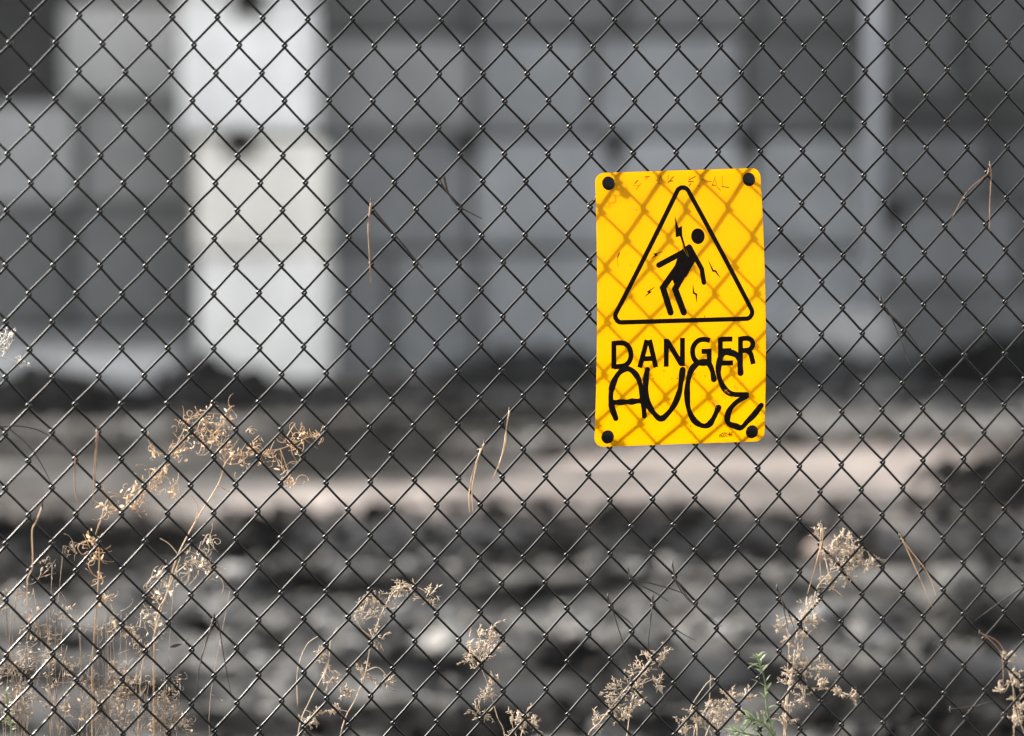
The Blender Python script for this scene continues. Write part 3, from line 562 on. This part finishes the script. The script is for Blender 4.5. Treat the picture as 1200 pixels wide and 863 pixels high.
for pts, w in LIMBS: P_.stroke(pts, w, True, False); [P_.disc(q, w / 2, n=16) for q in pts[1:-1]]
P_.disc(HEAD[0], 8.3, 9.3, 32); P_.build('pictogram_figure', 'print')
P_ = Print(.0007); P_.poly(BOLT_EDGE); P_.build('lightning_outline', 'yellow')
P_ = Print(.0009); P_.poly(BOLT); P_.build('lightning_bolt', 'print')
for q in SPARKS:
    P_ = Print(.0003); P_.stroke(q, [.5, 2.2, 2.2, .4], False, False); P_.build('spark', 'print')
for ch, st in LETTERS:
    P_ = Print(.0003)
    for q in st: P_.stroke(q, 6.1, False, True)
    P_.build('letter', 'print')
for ch, st in GRAFFITI:
    P_ = Print(.0006)
    for q in st:
        m_ = 16 + 2 * len(q); rw = np.random.RandomState(len(q)); P_.stroke(q, [6.9 + 1.0 * math.sin(i * .8 + len(q)) + rw.normal(0, .28) for i in range(m_)], True, True, 8)
    P_.build('graffiti_letter', 'marker')
P_ = Print(.0004)
for q in SCRATCHES[:-2]: P_.stroke(q, [.3, 1.0, .3] if random.random() < .6 else .45, False, False) if len(q) > 2 else P_.stroke(q, random.choice([.55, .75, 1.1]), False, False)
P_.stroke(SCRATCHES[-2], 1.4, False, False); P_.stroke(SCRATCHES[-1], .5, False, True)
P_.build('scratched_scrawl', 'scratch')['kind'] = 'stuff'
P_ = Print(.0005)
for q in SPECKS: P_.disc(q, random.uniform(.4, .9), n=8)
rs = np.random.RandomState(5)
for _ in range(70): P_.disc((rs.uniform(-96, 96), rs.uniform(-156, 156)), abs(rs.normal(0, .28)) + .12, n=6)
P_.build('dirt_specks', 'scratch')['kind'] = 'stuff'
P_ = Print(.0009)
for q in SCUFFS:
    for _ in range(3):
        a = np.array(q) + np.random.RandomState(int(abs(q[0] * 17))).normal(0, .8, 2); d = np.array([random.uniform(-2.2, 2.2), random.uniform(-1.8, 1.8)])
        P_.stroke([a - d, a + d], random.uniform(.3, .7), False, False)
P_.build('paint_scuffs', 'scuff')['kind'] = 'stuff'
# printed stock number
cu = bpy.data.curves.new('stock_number', 'FONT'); cu.body = 'n03146'; cu.size = 1.0; cu.offset = .025
to = bpy.data.objects.new('stock_number', cu); COL.objects.link(to)
me = bpy.data.meshes.new_from_object(to.evaluated_get(bpy.context.evaluated_depsgraph_get()))
bpy.data.objects.remove(to)
tv = np.array([v.co[:] for v in me.vertices]); tf = [tuple(p.vertices) for p in me.polygons]
a, b_ = np.array(NUMBER[0]), np.array(NUMBER[1]); sc = np.linalg.norm(b_ - a) / (tv[:, 0].max() - tv[:, 0].min())
u = (b_ - a) / np.linalg.norm(b_ - a); tv2 = a + (tv[:, :1] - tv[:, 0].min()) * sc * u + tv[:, 1:2] * sc * 1.35 * np.array([-u[1], u[0]])
mesh_obj('stock_number', sp(tv2, .0004), tf, M['print'], sign, False, base=sb)
for q in RIVETS:
    prof = [(0.0, .0032), (3.0, .0031), (5.6, .0026), (7.2, .0016), (7.9, .0002)]
    mb = MB(); n_ = 28; v = []; f = []
    for rr, hh in prof[1:]:
        for j in range(n_):
            t = j * 2 * math.pi / n_; v.append(sp([[q[0] + rr * .97 * math.cos(t), q[1] + rr * 1.03 * math.sin(t)]], hh)[0])
    v.append(sp([q], prof[0][1])[0])
    for i in range(len(prof) - 2):
        for j in range(n_): k = (j + 1) % n_; f.append((i*n_+j, (i+1)*n_+j, (i+1)*n_+k, i*n_+k))
    for j in range(n_): f.append((len(v) - 1, j, (j + 1) % n_))
    mb.add(v, f)
    bt = mb.build('button_fastener', M['button'], sign, base=sb)
    c0, c1 = sp([q], -.0008)[0], sp([q], -.017)[0]
    mb = MB(); mb.tube([c0, c1], .0022, 10); mb.tube([c1, c1 - np.array(FN) * .002], .0055, 16)
    sh = mb.build('shank', M['button'], bt, base=sb)
# thin tie wire twisted round the mesh at the upper left corner of the sign
tw = fp(np.array([p[0] for p in TIE]) / 1e3, np.array([p[1] for p in TIE]) / 1e3, .004)
c_ = tw[1] + np.array(FT) * .012
pts = [tw[0], tw[0] * .4 + tw[1] * .6 + np.array([0, 0, .001])]
for i in range(26):
    t = i * .75; pts.append(tw[1] + np.array(FT) * (.001 * i) + np.array([0, 0, .0015 * i * .6 + .002 * math.sin(t)]) - np.array(FN) * (.006 + .002 * math.cos(t)))
mb = MB(); mb.tube(np.array(pts), .0006, 5)
mb.build('tie_wire', M['wire'], sign, base=sb)

# ------------------------------------------------------------------ dry pine needles caught in the mesh
def mm(p): p = np.asarray(p, float); return p[:, 0] / 1e3, p[:, 1] / 1e3
for label, strands, hue in NEEDLES:
    s_, z_ = mm(strands[0]); base = tuple(fp(s_[:1], z_[:1], .004)[0])
    e = empty('pine_needle', base, label, 'pine needle', 'dry pine needles caught in the fence')
    for i, st in enumerate(strands):
        s_, z_ = mm(st); n_ = len(s_)
        dep = np.linspace(.0045, .0045 + random.uniform(-.002, .012), n_) + np.array([random.uniform(-.001, .001) for _ in range(n_)])
        p = catmull(fp(s_, z_, dep), 6)
        r_ = np.interp(np.linspace(0, 1, len(p)), [0, .06, .7, 1], [.0011, .0008, .0007, .0003]) * (1.5 if 'black' in label else 1)
        mb = MB(); mb.tube(p, r_, 5); mb.build('needle', M['dark' if i and label.startswith('long rusty') else hue], e, base=base)
    mb = MB(); q = fp([mm(strands[0])[0][0]] * 3, mm(strands[0])[1][0] + np.array([.004, 0, -.004]), .0045)
    mb.tube(q, [.0006, .0011, .0009], 6); mb.build('sheath', M['dark'], e, base=base)

# ------------------------------------------------------------------ dry weeds
FTn, FNn, UP = np.array(FT), np.array(FN), np.array([0, 0, 1.])
def rdir(r):
    v = r.normal(size=3); return v / np.linalg.norm(v)
def curl(mb, r, p, L, rad):
    d = rdir(r); ax = rdir(r); k = r.uniform(.2, 1.15) * r.choice([-1, 1]); n_ = 7; pts = [p]
    for i in range(n_):
        d = d * math.cos(k * .55) + np.cross(ax, d) * math.sin(k * .55); d /= np.linalg.norm(d)
        k *= 1.12; pts.append(pts[-1] + d * L / n_)
    mb.tube(np.array(pts), np.linspace(rad, rad * .5, n_ + 1), 4)
def husk(mb, r, p, L):
    d = rdir(r); u = np.cross(d, rdir(r)); u /= np.linalg.norm(u); w = np.cross(d, u)
    wd = L * r.uniform(.16, .3); v = []
    for i, (t, ww) in enumerate(((0, .15), (.3, .9), (.65, 1), (1, .1))):
        c = p + d * L * t + w * L * .35 * t * t
        v += [c - u * wd * ww + w * wd * .6 * ww, c, c + u * wd * ww + w * wd * .6 * ww]
    mb.add(v, [(i*3+j, i*3+j+1, i*3+j+4, i*3+j+3) for i in range(3) for j in range(2)])
def spray(mb, r, p, rad, outw):
    """one fine branchlet with pointed spikelets"""
    d = rdir(r) * .75 + outw * .8; d /= np.linalg.norm(d); L = rad * r.uniform(.7, 1.7); n_ = 5
    pts = [p + r.normal(0, rad * .3, 3)]
    for i in range(n_):
        d = d + r.normal(0, .28, 3) - UP * .05; d /= np.linalg.norm(d); pts.append(pts[-1] + d * L / n_)
    pts = np.array(pts); mb.tube(pts, np.linspace(.0004, .00025, n_ + 1), 3)
    for i in range(1, n_ + 1):
        for _ in range(2 if i > 1 else 1):
            q = rdir(r) * .8 + d * .9; q /= np.linalg.norm(q); l_ = r.uniform(.003, .006)
            mb.tube(np.array([pts[i], pts[i] + q * l_ * .45, pts[i] + q * l_]), [.0002, r.uniform(.00045, .0008), .00012], 3)
def weed(idx_, label, kind, hue, depth, stems, clusters):
    r = np.random.RandomState(100 + idx_); depth = depth / 1e3
    s0, z0 = mm(stems[0]); root = (s0[0] + r.uniform(-.03, .03))
    base = tuple(fp([root], [0.0], depth)[0]); e = empty('dry_grass' if kind == 'spray' else 'dry_weed', base, label, 'dry grass' if kind == 'spray' else 'dry weed', 'dry weeds along the fence')
    allp = []
    for i, st in enumerate(stems):
        s_, z_ = mm(st); dd = np.full(len(s_), depth) + r.normal(0, .004, len(s_))
        lowest = z_[0] < .60 or i == 0
        if lowest:
            k = 4; zz = np.linspace(-.02, z_[0], k, endpoint=False); ss = root + (s_[0] - root) * (zz + .02) / (z_[0] + .02) + np.r_[0, r.normal(0, .006, k - 1)]
            s_ = np.r_[ss, s_]; z_ = np.r_[zz, z_]; dd = np.r_[np.full(k, depth), dd]
        p = catmull(fp(s_, z_, dd), 6)
        r0 = .0011 if (lowest and kind == 'curl') else (.0009 if lowest else .00065)
        mb = MB(); mb.tube(p, np.linspace(r0, .0004, len(p)), 5); mb.build('stem', M['tan' if hue == 'gold' else hue], e, base=base)
        allp.append(p[p[:, 2] > .5])
    if hue == 'dim':                                   # thin wisps standing between the main stems
        for _ in range(8):
            zt = r.uniform(.54, .76); sw = root + r.normal(0, .028); k = 6; zz = np.linspace(0, zt, k)
            ss = sw + np.cumsum(r.normal(0, .013, k)); dd = depth + np.cumsum(r.normal(0, .006, k))
            p = catmull(fp(ss, zz, dd), 5); mb = MB(); mb.tube(p, np.linspace(.0006, .0003, len(p)), 4)
            d_ = p[-1] - p[-2]
            for _k in range(3): curl(mb, r, p[-1 - 2 * _k], r.uniform(.012, .03), .0004)
            mb.build('wisp', M[hue], e, base=base)
    allp = np.concatenate(allp)
    for (cs_, cz_, cr) in clusters:
        c = fp([cs_ / 1e3], [cz_ / 1e3], depth)[0]; cr = cr / 1e3; mb = MB()
        j = np.argmin(np.linalg.norm(allp - c, axis=1)); near = allp[j]
        if np.linalg.norm(near - c) > .004:            # twig joining the cluster to its stem
            mid = (near + c) / 2 + r.normal(0, .003, 3); mb.tube(catmull([near, mid, c], 4), np.linspace(.0006, .0004, 9), 4)
        if kind == 'curl':
            for _ in range(int(4 + cr * 1000 * .8)):
                curl(mb, r, c + r.normal(0, cr * .58, 3) * np.array([1, .7, 1]), r.uniform(.010, .030), r.uniform(.0003, .00056 if hue == 'gold' else .00048))
            for _ in range(int(3 + cr * 1000 * (.55 if hue == 'gold' else .5))):
                husk(mb, r, c + r.normal(0, cr * .58, 3) * np.array([1, .7, 1]), r.uniform(.003, .0075))
        else:
            outw = (c - near); outw = outw / (np.linalg.norm(outw) + 1e-6) * .6 + UP * .5
            for _ in range(int(4 + cr * 1000 * .62)): spray(mb, r, c, cr * 1.15, outw)
        mb.build('seed_head', M[hue], e, base=base)
for i, w in enumerate(WEEDS): weed(i, *w)

# green sprig, small sprout, loose leaf
def blade(mb, p, d, L, wd, sag=.3):
    d = d / np.linalg.norm(d); u = np.cross(d, UP + FNn * .3); u /= np.linalg.norm(u); v = []; n_ = 5
    for i in range(n_ + 1):
        t = i / n_; ww = wd * math.sin(math.pi * min(.98, .12 + .86 * t)) ; c = p + d * L * t - UP * sag * L * t * t
        v += [c - u * ww / 2 + UP * ww * .15, c, c + u * ww / 2 + UP * ww * .15]
    mb.add(v, [(i*3+j, i*3+j+1, i*3+j+4, i*3+j+3) for i in range(n_) for j in range(2)])
def sprig(name, label, lines, hue, depth, seed, leafL, n_leaf, top_only):
    r = np.random.RandomState(seed); s_, z_ = mm(lines[0]); base = tuple(fp(s_[:1], [0.0], depth)[0])
    e = empty(name, base, label, 'plant')
    for li, ln in enumerate(lines):
        s_, z_ = mm(ln); d_ = np.full(len(s_), depth) + (li * .012)
        if li == 0: s_ = np.r_[s_[0], s_[0], s_]; z_ = np.r_[-.02, .25, z_]; d_ = np.r_[depth, depth, d_]
        p = catmull(fp(s_, z_, d_), 6); mb = MB(); mb.tube(p, np.linspace(.0019, .0008, len(p)), 6); mb.build('stem', M[hue], e, base=base)
        vis = p[p[:, 2] > .5]; t = np.gradient(vis, axis=0); t /= np.linalg.norm(t, axis=1)[:, None]
        for k in range(n_leaf):
            f = 1 - (k / n_leaf) ** 1.6 * (.95 if li else .8) if top_only else r.rand()
            i = int(f * (len(vis) - 1)); a = k * 2.4; side = np.cross(t[i], FNn); side /= np.linalg.norm(side)
            d = side * math.cos(a) + FNn * math.sin(a) * .8 + t[i] * r.uniform(.5, 1.3)
            mb = MB(); blade(mb, vis[i], d, leafL * r.uniform(.6, 1.1) * (.55 + .45 * min(1, (1 - f) * 4 + .2)), .0032 * r.uniform(.8, 1.2), r.uniform(.1, .5))
            mb.build('leaf', M[hue], e, base=base)
sprig('green_sprig', 'fresh green leafy sprig at the bottom, left of the tall pale grass', GREEN, 'green', .004, 5, .024, 26, True)
sprig('small_sprout', 'small grey green sprout in the lower left corner', SPROUT, 'sprout', -.03, 6, .012, 22, True)
s_, z_ = mm(LEAF)
mb = MB(); p0 = fp(s_[:1], z_[:1], .004)[0]; p1 = fp(s_[1:], z_[1:], .004)[0]
v = []
for i, (t, w) in enumerate(((0,.1),(.2,.7),(.5,1),(.8,.6),(1,.05))):
    c = p0 + (p1 - p0) * t; v += [c - UP * .0022 * w + FNn * .001 * w, c, c + UP * .0022 * w + FNn * .0015 * w]
mb.add(v, [(i*3+j, i*3+j+1, i*3+j+4, i*3+j+3) for i in range(4) for j in range(2)])
k0 = fp(*[np.array(q) for q in mm(LEAF)], .003)[1]
mb.tube([p1, p1 + FTn * .008 + UP * .006], [.0004, .0003], 4)
o = mb.build('dead_leaf', M['dark'], base=tuple(p0)); o.location = p0
tag(o, 'tiny dark dead leaf hanging in the mesh at lower left, above the forked needles', 'leaf')
